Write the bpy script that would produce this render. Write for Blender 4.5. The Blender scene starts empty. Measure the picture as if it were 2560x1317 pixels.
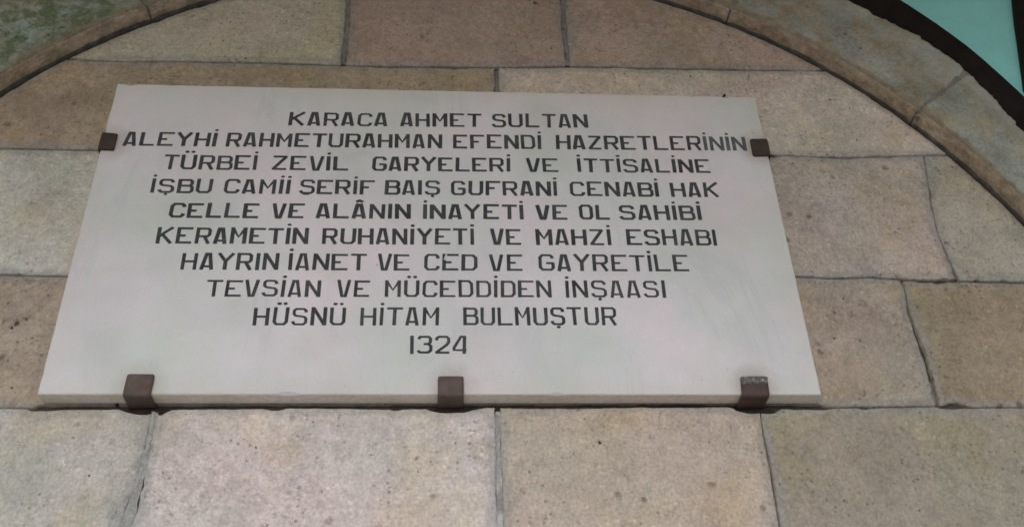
import bpy, math, random
import numpy as np
from mathutils import Vector, Matrix, Euler, noise
from mathutils.geometry import delaunay_2d_cdt

random.seed(7)
sc = bpy.context.scene
COL = sc.collection

# ------------------------------------------------------------------ camera
cam_d = bpy.data.cameras.new("camera"); cam = bpy.data.objects.new("camera", cam_d); COL.objects.link(cam)
cam.location = (0.00438639, -1.15834618, 2.2 - 0.57494601)
cam.rotation_euler = Euler((2.16060376, 0.02967898, -0.06136296), 'XYZ')
cam_d.sensor_width = 36.0; cam_d.lens = 36.0 * 2500 / 2560
cam_d.clip_start = 0.01; cam_d.clip_end = 500
sc.camera = cam

# ------------------------------------------------------------------ sky, sun, exposure
SUN_EL, SUN_AZ = math.radians(27), math.radians(-7)      # azimuth from the wall's outward normal, minus = left
w = bpy.data.worlds.new("World"); sc.world = w; w.use_nodes = True
nt = w.node_tree; nt.nodes.clear()
sky = nt.nodes.new("ShaderNodeTexSky"); sky.sky_type = 'NISHITA'; sky.sun_disc = False
sky.sun_elevation = SUN_EL
sdir = Vector((math.sin(SUN_AZ) * math.cos(SUN_EL), -math.cos(SUN_AZ) * math.cos(SUN_EL), math.sin(SUN_EL)))
sky.sun_rotation = math.atan2(sdir.x, sdir.y)
sky.air_density = 1.0; sky.dust_density = 0.3; sky.ozone_density = 2.5
bg = nt.nodes.new("ShaderNodeBackground"); bg.inputs[1].default_value = 0.10
wo = nt.nodes.new("ShaderNodeOutputWorld")
nt.links.new(sky.outputs[0], bg.inputs[0]); nt.links.new(bg.outputs[0], wo.inputs[0])
sun_d = bpy.data.lights.new("sun", 'SUN'); sun_d.energy = 1.5; sun_d.angle = math.radians(44); sun_d.color = (1.0, 0.975, 0.955)
sun = bpy.data.objects.new("sun", sun_d); COL.objects.link(sun); sun.location = (-2, -6, 6)
sun.rotation_euler = sdir.to_track_quat('Z', 'Y').to_euler()
vs = sc.view_settings
vs.view_transform = 'Standard'; vs.look = 'None'; vs.gamma = 1.0; vs.use_curve_mapping = False
vs.exposure = 1.12
sc.cycles.filter_width = 1.6

# ------------------------------------------------------------------ measurements on the wall (metres, x along the wall, z up)
D = {
    'TXT': [[["KARACA", -0.2337, -0.0846, 2.6496, 2.6517, 2.6763, 2.6789], ["AHMET", -0.0652, 0.0588, 2.652, 2.6537, 2.6792, 2.6814], ["SULTAN", 0.0747, 0.2247, 2.654, 2.6561, 2.6817, 2.6843]], [["ALEYHİ", -0.4707, -0.3356, 2.6043, 2.6059, 2.631, 2.6328], ["RAHMETURAHMAN", -0.3216, -0.0009, 2.6061, 2.6099, 2.633, 2.6375], ["EFENDİ", 0.0154, 0.1499, 2.6101, 2.6117, 2.6377, 2.6396], ["HAZRETLERİNİN", 0.1725, 0.4685, 2.612, 2.6156, 2.6399, 2.6441]], [["TÜRBEİ", -0.4061, -0.2712, 2.5609, 2.5625, 2.5884, 2.5898], ["ZEVİL", -0.2504, -0.1379, 2.5628, 2.5641, 2.59, 2.5911], ["GARYELERİ", -0.104, 0.1012, 2.5645, 2.5669, 2.5915, 2.5936], ["VE", 0.1251, 0.1737, 2.5672, 2.5677, 2.5939, 2.5944], ["İTTİSALİNE", 0.2021, 0.4056, 2.5681, 2.5705, 2.5947, 2.5968]], [["İŞBU", -0.4165, -0.3302, 2.5178, 2.5185, 2.5436, 2.5445], ["CAMİİ", -0.3138, -0.2192, 2.5186, 2.5194, 2.5446, 2.5456], ["SERİF", -0.2061, -0.0979, 2.5195, 2.5204, 2.5457, 2.5468], ["BAIŞ", -0.0835, -0.0035, 2.5205, 2.5211, 2.5469, 2.5477], ["GUFRANİ", 0.0127, 0.1694, 2.5213, 2.5225, 2.5479, 2.5494], ["CENABİ", 0.1884, 0.3213, 2.5227, 2.5238, 2.5496, 2.5509], ["HAK", 0.3394, 0.4124, 2.5239, 2.5245, 2.5511, 2.5518]], [["CELLE", -0.3839, -0.2588, 2.4744, 2.4755, 2.5004, 2.5017], ["VE", -0.2409, -0.1956, 2.4757, 2.4761, 2.5019, 2.5024], ["ALÂNIN", -0.1788, -0.0442, 2.4763, 2.4776, 2.5025, 2.5039], ["İNAYETİ", -0.0271, 0.1183, 2.4777, 2.4791, 2.5041, 2.5056], ["VE", 0.1363, 0.1822, 2.4793, 2.4797, 2.5058, 2.5063], ["OL", 0.1991, 0.2441, 2.4799, 2.4803, 2.5065, 2.5069], ["SAHİBİ", 0.2582, 0.3799, 2.4804, 2.4816, 2.5071, 2.5084]], [["KERAMETİN", -0.3941, -0.1863, 2.43, 2.4317, 2.4575, 2.4595], ["RUHANİYETİ", -0.167, 0.0464, 2.4319, 2.4337, 2.4596, 2.4617], ["VE", 0.069, 0.1133, 2.4338, 2.4342, 2.4619, 2.4623], ["MAHZİ", 0.1343, 0.2426, 2.4344, 2.4353, 2.4625, 2.4635], ["ESHABI", 0.2645, 0.3959, 2.4355, 2.4366, 2.4637, 2.465]], [["HAYRIN", -0.3546, -0.2227, 2.3871, 2.3879, 2.4147, 2.4157], ["İANET", -0.2098, -0.1032, 2.388, 2.3887, 2.4158, 2.4166], ["VE", -0.0879, -0.0435, 2.3888, 2.3891, 2.4167, 2.4171], ["CED", -0.0242, 0.0493, 2.3892, 2.3897, 2.4172, 2.4178], ["VE", 0.0666, 0.1139, 2.3898, 2.3901, 2.4179, 2.4182], ["GAYRETİLE", 0.1358, 0.3498, 2.3903, 2.3917, 2.4184, 2.42]], [["TEVSİAN", -0.3145, -0.1621, 2.3445, 2.3452, 2.3712, 2.3724], ["VE", -0.1407, -0.0967, 2.3454, 2.3456, 2.3725, 2.3729], ["MÜCEDDİDEN", -0.0763, 0.152, 2.3457, 2.3468, 2.373, 2.3747], ["İNŞAASI", 0.1707, 0.3115, 2.3469, 2.3476, 2.3748, 2.3759]], [["HÜSNÜ", -0.2479, -0.1261, 2.3004, 2.3011, 2.3281, 2.3291], ["HİTAM", -0.1072, -0.0018, 2.3012, 2.3019, 2.3293, 2.3301], ["BULMUŞTUR", 0.0303, 0.2383, 2.3021, 2.3033, 2.3304, 2.3322]], [["1324", -0.0399, 0.0364, 2.2587, 2.259, 2.286, 2.2864]]],
    'J1': [[-0.5796, 2.8048], [-0.5545, 2.8038], [-0.4956, 2.8031], [-0.3198, 2.806], [-0.1551, 2.805], [-0.071, 2.8045], [0.1124, 2.8089], [0.2055, 2.8146], [0.3598, 2.8148], [0.4616, 2.8157], [0.6262, 2.8167]],
    'J2': [[-0.6572, 2.618], [-0.5178, 2.6172], [-0.2462, 2.6209], [0.4984, 2.6317], [0.5144, 2.6312], [0.6136, 2.6276], [0.799, 2.6374]],
    'J3': [[-0.602, 2.3943], [-0.5138, 2.3926], [0.5124, 2.4026], [0.5653, 2.4003], [0.6194, 2.4023], [0.6904, 2.3988], [0.8528, 2.3956]],
    'J4': [[-0.5526, 2.1942], [-0.5084, 2.1937], [-0.3053, 2.1953], [0.0004, 2.1958], [0.3165, 2.1969], [0.424, 2.1963], [0.5052, 2.1946], [0.665, 2.1963], [0.6977, 2.1939], [0.7872, 2.1945]],
    'V1a': [[-0.1632, 2.9596], [-0.1618, 2.8722], [-0.1628, 2.8047]],
    'V1b': [[0.2068, 2.9744], [0.205, 2.8851], [0.2063, 2.8164]],
    'V2': [[0.0873, 2.8081], [0.0877, 2.765], [0.0872, 2.6299]],
    'V3l': [[-0.2462, 2.6209], [-0.2429, 2.5278], [-0.2352, 2.3962]],
    'V3r': [[0.765, 2.6334], [0.75, 2.5296], [0.747, 2.4842], [0.7503, 2.4405], [0.7553, 2.4002]],
    'V4l': [[-0.4255, 2.3942], [-0.4233, 2.3225], [-0.4099, 2.1942]],
    'V4r': [[0.6694, 2.3986], [0.6691, 2.3766], [0.6661, 2.3462], [0.6672, 2.3101], [0.6706, 2.2625], [0.6678, 2.1963]],
    'V5a': [[-0.3612, 2.1942], [-0.3612, 2.1764], [-0.3625, 2.1122], [-0.3707, 2.0385], [-0.3739, 2.0131]],
    'V5b': [[0.0753, 2.1952], [0.0752, 2.1209], [0.0752, 2.0347], [0.0748, 1.9942]],
    'V5c': [[0.423, 2.1963], [0.4219, 2.1528], [0.4231, 2.1087], [0.4216, 2.0317], [0.4213, 2.0003]],
    'trim2': [[1.0166, 2.9885], [1.0011, 2.9262], [0.9884, 2.8664], [0.966, 2.7671]],
}

ZB = 2.2            # underside of the plaque
YW = 0.026          # face of the wall; the front of the plaque is y = 0
AC = (0.0286, 2.0979); AR = 0.9533   # centre and inner radius of the arch

# ------------------------------------------------------------------ helpers
def link(name, me, mats, parent=None, origin=(0, 0, 0), color=None):
    """one mesh object; vertices are given in world metres, stored relative to the origin"""
    o = bpy.data.objects.new(name, me); COL.objects.link(o)
    for m in mats: me.materials.append(m)
    if parent is not None:
        o.parent = parent
        if parent.type == 'EMPTY': origin = parent['base']
        me.transform(Matrix.Translation(-Vector(origin)))
    else:
        me.transform(Matrix.Translation(-Vector(origin))); o.location = origin
    if color: o.color = (*color, 1)
    return o
def empty(name, label, cat, base, group=None):
    o = bpy.data.objects.new(name, None); COL.objects.link(o)
    o.location = base; o.empty_display_size = 0.05
    o['base'] = base; o['label'] = label; o['category'] = cat
    if group: o['group'] = group
    return o
def tag(o, label, cat, group=None):
    o['label'] = label; o['category'] = cat
    if group: o['group'] = group
    return o
def mesh(name, verts, faces, smooth=False, mi=None):
    me = bpy.data.meshes.new(name); me.from_pydata([tuple(v) for v in verts], [], [tuple(f) for f in faces]); me.update()
    if smooth: me.polygons.foreach_set('use_smooth', [True] * len(me.polygons))
    if mi is not None: me.polygons.foreach_set('material_index', mi)
    return me
def fbm(x, y, z=0.0, o=4):
    return noise.fractal(Vector((x, y, z)), 0.9, 2.1, o)
def interp(poly, t, axis):
    a = [q[axis] for q in poly]; b = [q[1 - axis] for q in poly]
    if a[0] > a[-1]: a, b = a[::-1], b[::-1]
    return float(np.interp(t, a, b))

# ------------------------------------------------------------------ materials
class NT:
    def __init__(s, name):
        s.m = bpy.data.materials.new(name); s.m.use_nodes = True; s.t = s.m.node_tree
        s.b = s.t.nodes['Principled BSDF']; s.pos = s.n('ShaderNodeNewGeometry').outputs['Position']
    def n(s, k, **kw):
        x = s.t.nodes.new(k)
        for a, v in kw.items(): setattr(x, a, v)
        return x
    def l(s, a, b): s.t.links.new(a, b)
    def mapp(s, sx, sy, sz, off=(0, 0, 0)):
        m = s.n('ShaderNodeMapping'); m.inputs['Scale'].default_value = (sx, sy, sz); m.inputs['Location'].default_value = off
        s.l(s.pos, m.inputs[0]); return m.outputs[0]
    def noise(s, scale, detail=4, rough=0.55, vec=None, off=None, dist=0.0):
        x = s.n('ShaderNodeTexNoise'); x.inputs['Scale'].default_value = scale; x.inputs['Detail'].default_value = detail
        x.inputs['Roughness'].default_value = rough; x.inputs['Distortion'].default_value = dist
        if vec is None and off is not None: vec = s.mapp(1, 1, 1, off)
        s.l(vec if vec is not None else s.pos, x.inputs['Vector']); return x.outputs['Fac']
    def ramp(s, fac, *stops):
        r = s.n('ShaderNodeValToRGB'); e = r.color_ramp.elements
        while len(e) < len(stops): e.new(0.5)
        for i, (p, c) in enumerate(stops):
            e[i].position = p; e[i].color = (*(c if isinstance(c, tuple) else (c, c, c)), 1)
        s.l(fac, r.inputs[0]); return r.outputs[0]
    def mix(s, a, b, fac, mode='MIX'):
        x = s.n('ShaderNodeMix', data_type='RGBA', blend_type=mode)
        for v, i in ((fac, 0), (a, 6), (b, 7)):
            if isinstance(v, (int, float)): x.inputs[i].default_value = v if i == 0 else (v, v, v, 1)
            elif isinstance(v, tuple): x.inputs[i].default_value = (*v, 1)
            else: s.l(v, x.inputs[i])
        return x.outputs[2]
    def math(s, op, a, b=0.0):
        x = s.n('ShaderNodeMath', operation=op)
        for v, i in ((a, 0), (b, 1)):
            if isinstance(v, (int, float)): x.inputs[i].default_value = v
            else: s.l(v, x.inputs[i])
        return x.outputs[0]
    def cells(s, scale, size, mask_scale, mask_lo, mask_hi, vec=None, off=(0, 0, 0)):
        """small scattered spots: 1 inside a spot"""
        v = s.n('ShaderNodeTexVoronoi'); v.inputs['Scale'].default_value = scale; v.inputs['Randomness'].default_value = 1
        wob = s.n('ShaderNodeTexNoise'); wob.inputs['Scale'].default_value = scale * 2.5
        s.l(s.pos, wob.inputs['Vector'])
        add = s.n('ShaderNodeVectorMath', operation='MULTIPLY_ADD'); s.l(wob.outputs['Color'], add.inputs[0])
        add.inputs[1].default_value = (0.35 / scale,) * 3
        s.l(vec if vec is not None else s.mapp(1, 1, 1, off), add.inputs[2]); s.l(add.outputs[0], v.inputs['Vector'])
        spot = s.ramp(v.outputs['Distance'], (size * 0.45, 1.0), (size, 0.0))
        rnd = s.n('ShaderNodeSeparateColor'); s.l(v.outputs['Color'], rnd.inputs[0])
        keep = s.ramp(rnd.outputs[0], (mask_lo, 0.0), (mask_hi, 1.0))
        msk = s.ramp(s.noise(mask_scale, 3, off=(3.1, 1.7, 5.2)), (0.42, 0.15), (0.62, 1.0))
        return s.math('MULTIPLY', s.math('MULTIPLY', spot, keep), msk)
    def sepz(s):
        x = s.n('ShaderNodeSeparateXYZ'); s.l(s.pos, x.inputs[0]); return x.outputs[2]
    def bump(s, *hs):
        prev = None
        for h, dist, st in hs:
            b = s.n('ShaderNodeBump'); b.inputs['Distance'].default_value = dist; b.inputs['Strength'].default_value = st
            s.l(h, b.inputs['Height'])
            if prev is not None: s.l(prev, b.inputs['Normal'])
            prev = b.outputs[0]
        s.l(prev, s.b.inputs['Normal'])
    def done(s, color, rough=0.9, spec=0.25):
        if isinstance(color, tuple): s.b.inputs['Base Color'].default_value = (*color, 1)
        else: s.l(color, s.b.inputs['Base Color'])
        if isinstance(rough, (int, float)): s.b.inputs['Roughness'].default_value = rough
        else: s.l(rough, s.b.inputs['Roughness'])
        s.b.inputs['Specular IOR Level'].default_value = spec
        return s.m

def stone_material(name, weather=0.0):
    s = NT(name)
    oi = s.n('ShaderNodeObjectInfo')
    col = oi.outputs['Color']
    # slow drift of hue: greenish grey to pink to ochre
    col = s.mix(col, s.ramp(s.noise(5.5, 3, .5), (0.38, (0.97, 1.008, 0.99)), (0.5, (1, 1, 1)), (0.62, (1.025, 0.992, 0.995))), 1.0, 'MULTIPLY')
    col = s.mix(col, s.ramp(s.noise(8, 3, .6, off=(7, 2, 4)), (0.50, (1, 1, 1)), (0.64, (1.03, 1.0, 0.89))), 1.0, 'MULTIPLY')
    col = s.mix(col, s.ramp(s.noise(16, 6, .62, off=(1, 9, 2)), (0.3, 0.90), (0.5, 1.0), (0.72, 1.08)), 1.0, 'MULTIPLY')
    rn = oi.outputs['Random']
    shift = s.n('ShaderNodeVectorMath', operation='ADD'); cmb = s.n('ShaderNodeCombineXYZ')
    for i_, f_ in enumerate((37.0, 11.0, 23.0)): s.l(s.math('MULTIPLY', rn, f_), cmb.inputs[i_])
    s.l(s.pos, shift.inputs[0]); s.l(cmb.outputs[0], shift.inputs[1]); BP = shift.outputs[0]
    skin = s.ramp(s.noise(10, 9, .66, vec=BP, dist=.4), (0.47, 0.0), (0.56, 1.0))
    col = s.mix(col, s.mix(col, (0.86, 0.85, 0.83), 1.0, 'MULTIPLY'), s.math('MULTIPLY', skin, s.math('ADD', 0.35, s.math('MULTIPLY', rn, 0.65))))
    worn = s.ramp(s.noise(23, 8, .7, vec=BP), (0.56, 0.0), (0.66, 1.0))
    col = s.mix(col, s.mix(col, (1.13, 1.13, 1.12), 1.0, 'MULTIPLY'), s.math('MULTIPLY', worn, 0.8))
    stain = s.ramp(s.noise(6.5, 6, .65, vec=BP), (0.60, 0.0), (0.70, 1.0))
    col = s.mix(col, s.mix(col, (0.80, 0.81, 0.83), 1.0, 'MULTIPLY'), s.math('MULTIPLY', stain, 0.7))
    at_ = s.n('ShaderNodeAttribute'); at_.attribute_name = 'edge'
    sm = s.ramp(s.math('ADD', s.math('MULTIPLY', at_.outputs['Fac'], 0.62), s.math('MULTIPLY', s.noise(24, 7, .68, vec=BP), 0.62)), (0.50, 0.0), (0.66, 1.0))
    col = s.mix(col, s.mix(s.mix(col, (1, 1, 1), 0.0), s.ramp(s.noise(60, 4), (0.3, (0.26, 0.245, 0.235)), (0.7, (0.40, 0.385, 0.365))), 0.75), s.math('MULTIPLY', sm, 0.62))
    grain = s.noise(230, 4, .75)
    col = s.mix(col, s.ramp(grain, (0.28, 0.70), (0.5, 1.0), (0.74, 1.24)), 1.0, 'MULTIPLY')
    mid = s.noise(95, 4, .7, off=(4, 7, 2))
    col = s.mix(col, s.ramp(mid, (0.30, 0.82), (0.5, 1.0), (0.72, 1.13)), 1.0, 'MULTIPLY')
    tool = s.noise(1.0, 3, .6, vec=s.mapp(55, 55, 300))
    tmask = s.ramp(s.noise(6, 2, off=(4, 4, 4)), (0.45, 0.0), (0.65, 1.0))
    col = s.mix(col, s.mix(col, s.ramp(tool, (0.36, 0.84), (0.52, 1.0), (0.7, 1.06)), 1.0, 'MULTIPLY'), s.math('MULTIPLY', s.math('MULTIPLY', tmask, rn), 1.0))
    flake = s.cells(90, 0.30, 9, 0.45, 0.55, off=(2, 5, 1))
    col = s.mix(col, s.mix(col, (1.30, 1.28, 1.25), 1.0, 'MULTIPLY'), s.math('MULTIPLY', flake, 0.9))
    pit = s.cells(34, 0.20, 6, 0.70, 0.78)
    pit2 = s.cells(120, 0.30, 11, 0.50, 0.60, off=(9, 3, 3))
    col = s.mix(col, s.mix(col, (0.42, 0.39, 0.36), 1.0, 'MULTIPLY'), s.math('MULTIPLY', pit, 0.9))
    col = s.mix(col, s.mix(col, (0.6, 0.57, 0.54), 1.0, 'MULTIPLY'), s.math('MULTIPLY', pit2, 0.95))
    # thin meandering scratches and hairlines
    sc_ = s.noise(9, 5, .6, off=(6, 1, 8), dist=1.6)
    hair = s.ramp(s.math('ABSOLUTE', s.math('SUBTRACT', sc_, 0.5)), (0.0, 1.0), (0.009, 0.0))
    hm = s.ramp(s.noise(7, 2, off=(8, 8, 1)), (0.50, 0.0), (0.58, 1.0))
    col = s.mix(col, s.mix(col, (0.68, 0.64, 0.6), 1.0, 'MULTIPLY'), s.math('MULTIPLY', s.math('MULTIPLY', hair, hm), 0.8))
    lump = s.noise(60, 5, .6, off=(3, 3, 3))
    s.bump((lump, 0.0040, 0.8), (worn, 0.0012, 0.4), (grain, 0.0010, 0.7), (tool, 0.0009, 0.5), (s.math('SUBTRACT', 1.0, pit), 0.003, 0.8), (s.math('SUBTRACT', 1.0, pit2), 0.0015, 0.7))
    return s.done(col, 0.92, 0.15)

def arch_face_material():
    s = NT('weathered_stone')
    oi = s.n('ShaderNodeObjectInfo'); col = oi.outputs['Color']
    col = s.mix(col, s.ramp(s.noise(13, 5, .6), (0.3, (0.66, 0.65, 0.60)), (0.5, (1, 1, 1)), (0.70, (1.32, 1.33, 1.30))), 1.0, 'MULTIPLY')
    col = s.mix(col, s.ramp(s.noise(20, 4, .6, off=(5, 1, 2)), (0.44, (1, 1, 1)), (0.58, (1.0, 0.85, 0.68))), 1.0, 'MULTIPLY')
    al = oi.outputs['Alpha']                                          # mossy stones carry a low alpha
    moss = s.ramp(s.noise(26, 8, .72, off=(2, 2, 7), dist=.6), (0.42, 0.0), (0.56, 1.0))
    moss = s.math('MULTIPLY', moss, s.math('SUBTRACT', 1.0, al))
    col = s.mix(col, (0.165, 0.200, 0.110), moss)
    lich = s.ramp(s.noise(46, 8, .72, off=(8, 5, 1), dist=1.0), (0.53, 0.0), (0.60, 1.0))
    col = s.mix(col, (0.40, 0.41, 0.36), s.math('MULTIPLY', lich, 0.40))
    grain = s.noise(190, 5, .72)
    col = s.mix(col, s.ramp(grain, (0.28, 0.70), (0.5, 1.0), (0.74, 1.26)), 1.0, 'MULTIPLY')
    pit = s.cells(60, 0.26, 8, 0.6, 0.7)
    col = s.mix(col, s.mix(col, 0.5, 1.0, 'MULTIPLY'), pit)
    rad = s.n('ShaderNodeVectorMath', operation='DISTANCE'); mp_ = s.mapp(1, 0, 1); s.l(mp_, rad.inputs[0]); rad.inputs[1].default_value = (AC[0], 0, AC[1])
    rim = s.ramp(s.math('MULTIPLY', s.math('SUBTRACT', s.math('ADD', rad.outputs['Value'], s.math('MULTIPLY', s.noise(55, 5, .7, off=(3, 9, 1)), 0.030)), 1.036), 20.0), (0.45, 0.0), (0.95, 1.0))
    arr = s.math('SUBTRACT', s.math('ADD', rad.outputs['Value'], s.math('MULTIPLY', s.math('SUBTRACT', s.noise(46, 6, .7, off=(6, 1, 3)), 0.5), 0.026)), 0.9560)
    brown = s.ramp(s.noise(60, 6, .68), (0.3, (0.20, 0.14, 0.09)), (0.5, (0.31, 0.235, 0.165)), (0.7, (0.42, 0.34, 0.25)))
    col = s.mix(col, brown, s.math('MULTIPLY', s.ramp(s.math('MULTIPLY', arr, 60.0), (0.15, 1.0), (0.50, 0.0)), 0.85))
    fl = s.cells(85, 0.28, 10, 0.45, 0.55, off=(2, 6, 1))
    col = s.mix(col, (0.50, 0.49, 0.45), s.math('MULTIPLY', fl, 0.45))
    low = s.ramp(s.math('MULTIPLY', s.math('SUBTRACT', 2.86, s.sepz()), 8.0), (0.0, 0.25), (1.0, 1.0))     # lime is left on the lower right stones
    col = s.mix(col, (0.47, 0.46, 0.43), s.math('MULTIPLY', s.math('MULTIPLY', rim, low), s.math('MULTIPLY', s.math('SUBTRACT', al, 0.1), 0.75)))
    s.bump((s.noise(45, 7, .68), 0.006, 0.8), (grain, 0.0018, 0.8))
    return s.done(col, 0.95, 0.1)

def soffit_material():
    s = NT('brown_stone')
    col = s.ramp(s.noise(30, 6, .65), (0.3, (0.30, 0.215, 0.145)), (0.5, (0.52, 0.39, 0.27)), (0.7, (0.68, 0.54, 0.40)))
    col = s.mix(col, (0.46, 0.27, 0.19), s.ramp(s.noise(17, 4, .6, off=(1, 5, 9)), (0.56, 0.0), (0.70, 0.75)))
    col = s.mix(col, (0.30, 0.29, 0.17), s.ramp(s.noise(14, 4, .6, off=(6, 5, 2)), (0.56, 0.0), (0.70, 0.7)))
    sy = s.n('ShaderNodeSeparateXYZ'); s.l(s.pos, sy.inputs[0])
    cr = s.math('SUBTRACT', s.math('ADD', sy.outputs[1], s.math('MULTIPLY', s.math('SUBTRACT', s.noise(38, 6, .7, off=(3, 3, 8)), 0.5), 0.055)), -0.004)
    col = s.mix(col, (0.37, 0.36, 0.29), s.math('MULTIPLY', s.ramp(s.math('MULTIPLY', cr, 60.0), (0.0, 1.0), (0.30, 0.0)), 0.7))
    grain = s.noise(170, 5, .7)
    col = s.mix(col, s.ramp(grain, (0.28, 0.68), (0.5, 1.0), (0.74, 1.25)), 1.0, 'MULTIPLY')
    s.bump((s.noise(60, 5, .65), 0.003, 0.7), (grain, 0.0012, 0.7))
    return s.done(col, 0.95, 0.1)

def marble_material():
    s = NT('white_marble')
    col = s.ramp(s.noise(4.5, 3, .5), (0.34, (0.69, 0.685, 0.63)), (0.5, (0.75, 0.70, 0.69)), (0.62, (0.82, 0.705, 0.72)))
    col = s.mix(col, s.ramp(s.noise(9, 5, .6, off=(4, 0, 2), dist=.6), (0.3, 0.93), (0.55, 1.0), (0.72, 1.035)), 1.0, 'MULTIPLY')
    # cloudy body: warm, greenish and lilac drifts
    col = s.mix(col, s.ramp(s.noise(3.1, 5, .55, off=(1.9, 0, 3.3), dist=.8), (0.34, (0.93, 0.935, 0.90)), (0.5, (1, 1, 1)), (0.66, (1.06, 1.02, 1.03))), 1.0, 'MULTIPLY')
    st = s.ramp(s.noise(7.5, 6, .62, off=(5, 0, 1.2), dist=.5), (0.56, 0.0), (0.72, 1.0))
    col = s.mix(col, (0.66, 0.60, 0.50), s.math('MULTIPLY', st, 0.32))
    sep = s.n('ShaderNodeSeparateXYZ'); s.l(s.pos, sep.inputs[0]); X_, Z_ = sep.outputs[0], sep.outputs[2]
    e = s.math('MINIMUM', s.math('SUBTRACT', 0.5, s.math('ABSOLUTE', X_)), s.math('MINIMUM', s.math('SUBTRACT', Z_, 2.2), s.math('SUBTRACT', 2.7283, Z_)))
    e = s.math('ADD', e, s.math('MULTIPLY', s.math('SUBTRACT', s.noise(16, 5, .65, off=(2, 2, 2)), 0.5), 0.05))
    col = s.mix(col, (0.66, 0.585, 0.50), s.math('MULTIPLY', s.ramp(s.math('MULTIPLY', e, 30.0), (0.0, 1.0), (1.0, 0.0)), 0.34))
    for cx_, cz_, k_ in ((-0.377, 2.214, .30), (0.014, 2.212, .38), (0.413, 2.212, .55), (-0.488, 2.610, .40), (0.487, 2.620, .50)):
        d = s.n('ShaderNodeVectorMath', operation='DISTANCE'); s.l(s.mapp(1, 0, 1), d.inputs[0]); d.inputs[1].default_value = (cx_, 0, cz_)
        dd = s.math('ADD', d.outputs['Value'], s.math('MULTIPLY', s.math('SUBTRACT', s.noise(45, 5, .7), 0.5), 0.030))
        col = s.mix(col, (0.42, 0.31, 0.25), s.math('MULTIPLY', s.ramp(s.math('MULTIPLY', dd, 22.0), (0.36, 1.0), (0.85, 0.0)), k_))
    v = s.noise(1.0, 5, .62, vec=s.mapp(5.5, 5.5, 1.5, (1.3, 0, 0.4)), dist=1.2)
    vein = s.ramp(s.math('ABSOLUTE', s.math('SUBTRACT', v, 0.52)), (0.0, 1.0), (0.028, 0.0))
    vm = s.ramp(s.noise(6, 3, off=(2, 8, 3)), (0.42, 0.0), (0.60, 1.0))
    col = s.mix(col, (0.50, 0.49, 0.51), s.math('MULTIPLY', s.math('MULTIPLY', vein, vm), 0.22))
    sp = s.cells(60, 0.10, 8, 0.80, 0.86)
    col = s.mix(col, (0.30, 0.28, 0.26), s.math('MULTIPLY', sp, 0.8))
    col = s.mix(col, s.ramp(s.noise(240, 3, .6), (0.3, 0.96), (0.7, 1.03)), 1.0, 'MULTIPLY')
    s.bump((s.noise(30, 4, .5), 0.0006, 0.3))
    return s.done(col, s.ramp(s.noise(14, 4), (0.3, 0.42), (0.7, 0.6)), 0.35)

def marble_edge_material():
    s = NT('sawn_marble_edge')
    col = s.ramp(s.noise(1.0, 4, .6, vec=s.mapp(14, 30, 30)), (0.3, (0.80, 0.68, 0.52)), (0.5, (0.86, 0.76, 0.63)), (0.7, (0.90, 0.80, 0.72)))
    col = s.mix(col, s.ramp(s.noise(120, 4, .65), (0.3, 0.85), (0.7, 1.1)), 1.0, 'MULTIPLY')
    s.bump((s.noise(90, 4, .6), 0.0008, 0.5))
    return s.done(col, 0.75, 0.2)

def letter_material(name, lo, hi):
    s = NT(name)
    col = s.ramp(s.noise(26, 4, .6), (0.32, lo), (0.68, hi))
    col = s.mix(col, s.ramp(s.noise(240, 4, .7), (0.3, 0.8), (0.55, 1.0), (0.72, 1.5)), 1.0, 'MULTIPLY')
    return s.done(col, 0.75, 0.2)

def paint_metal(name, c, chip=0.0, rust=0.25):
    s = NT(name)
    col = s.mix(c, tuple(v * 1.45 for v in c), s.ramp(s.noise(70, 5, .6), (0.42, 0.0), (0.7, 0.8)))
    col = s.mix(col, (0.16, 0.07, 0.035), s.math('MULTIPLY', s.ramp(s.noise(110, 5, .65, off=(2, 2, 2)), (0.52, 0.0), (0.66, 1.0)), rust))
    if chip: 
        sep = s.n('ShaderNodeSeparateXYZ'); s.l(s.pos, sep.inputs[0])
        up = s.ramp(s.math('ADD', s.math('MULTIPLY', s.math('SUBTRACT', sep.outputs[2], 2.2125), 110.0), s.math('MULTIPLY', s.noise(150, 4, .7), 0.9)), (0.62, 0.0), (0.85, 1.0))
        pt = s.ramp(s.noise(230, 4, .6, off=(1, 2, 3)), (0.46, 0.0), (0.58, 1.0))
        col = s.mix(col, (0.20, 0.195, 0.175), s.math('MULTIPLY', up, s.math('ADD', 0.35, s.math('MULTIPLY', pt, 0.65))))
        col = s.mix(col, (0.52, 0.51, 0.48), s.math('MULTIPLY', up, s.ramp(s.noise(160, 3, .6, off=(5, 2, 3)), (0.58, 0.0), (0.66, chip))))
    s.bump((s.noise(160, 6, .7), 0.0016, 0.9))
    return s.done(col, 0.72, 0.25)

def plain(name, c, rough=0.9, var=0.2, scale=30, bump=0.002):
    s = NT(name)
    col = s.mix(c, s.ramp(s.noise(scale, 6, .62), (0.3, 1 - var), (0.5, 1.0), (0.7, 1 + var)), 1.0, 'MULTIPLY')
    col = s.mix(col, s.ramp(s.noise(scale * 7, 4, .68), (0.3, 1 - var * .7), (0.7, 1 + var * .7)), 1.0, 'MULTIPLY')
    s.bump((s.noise(scale * 3, 5, .6), bump, 0.6))
    return s.done(col, rough, 0.2)

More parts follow.
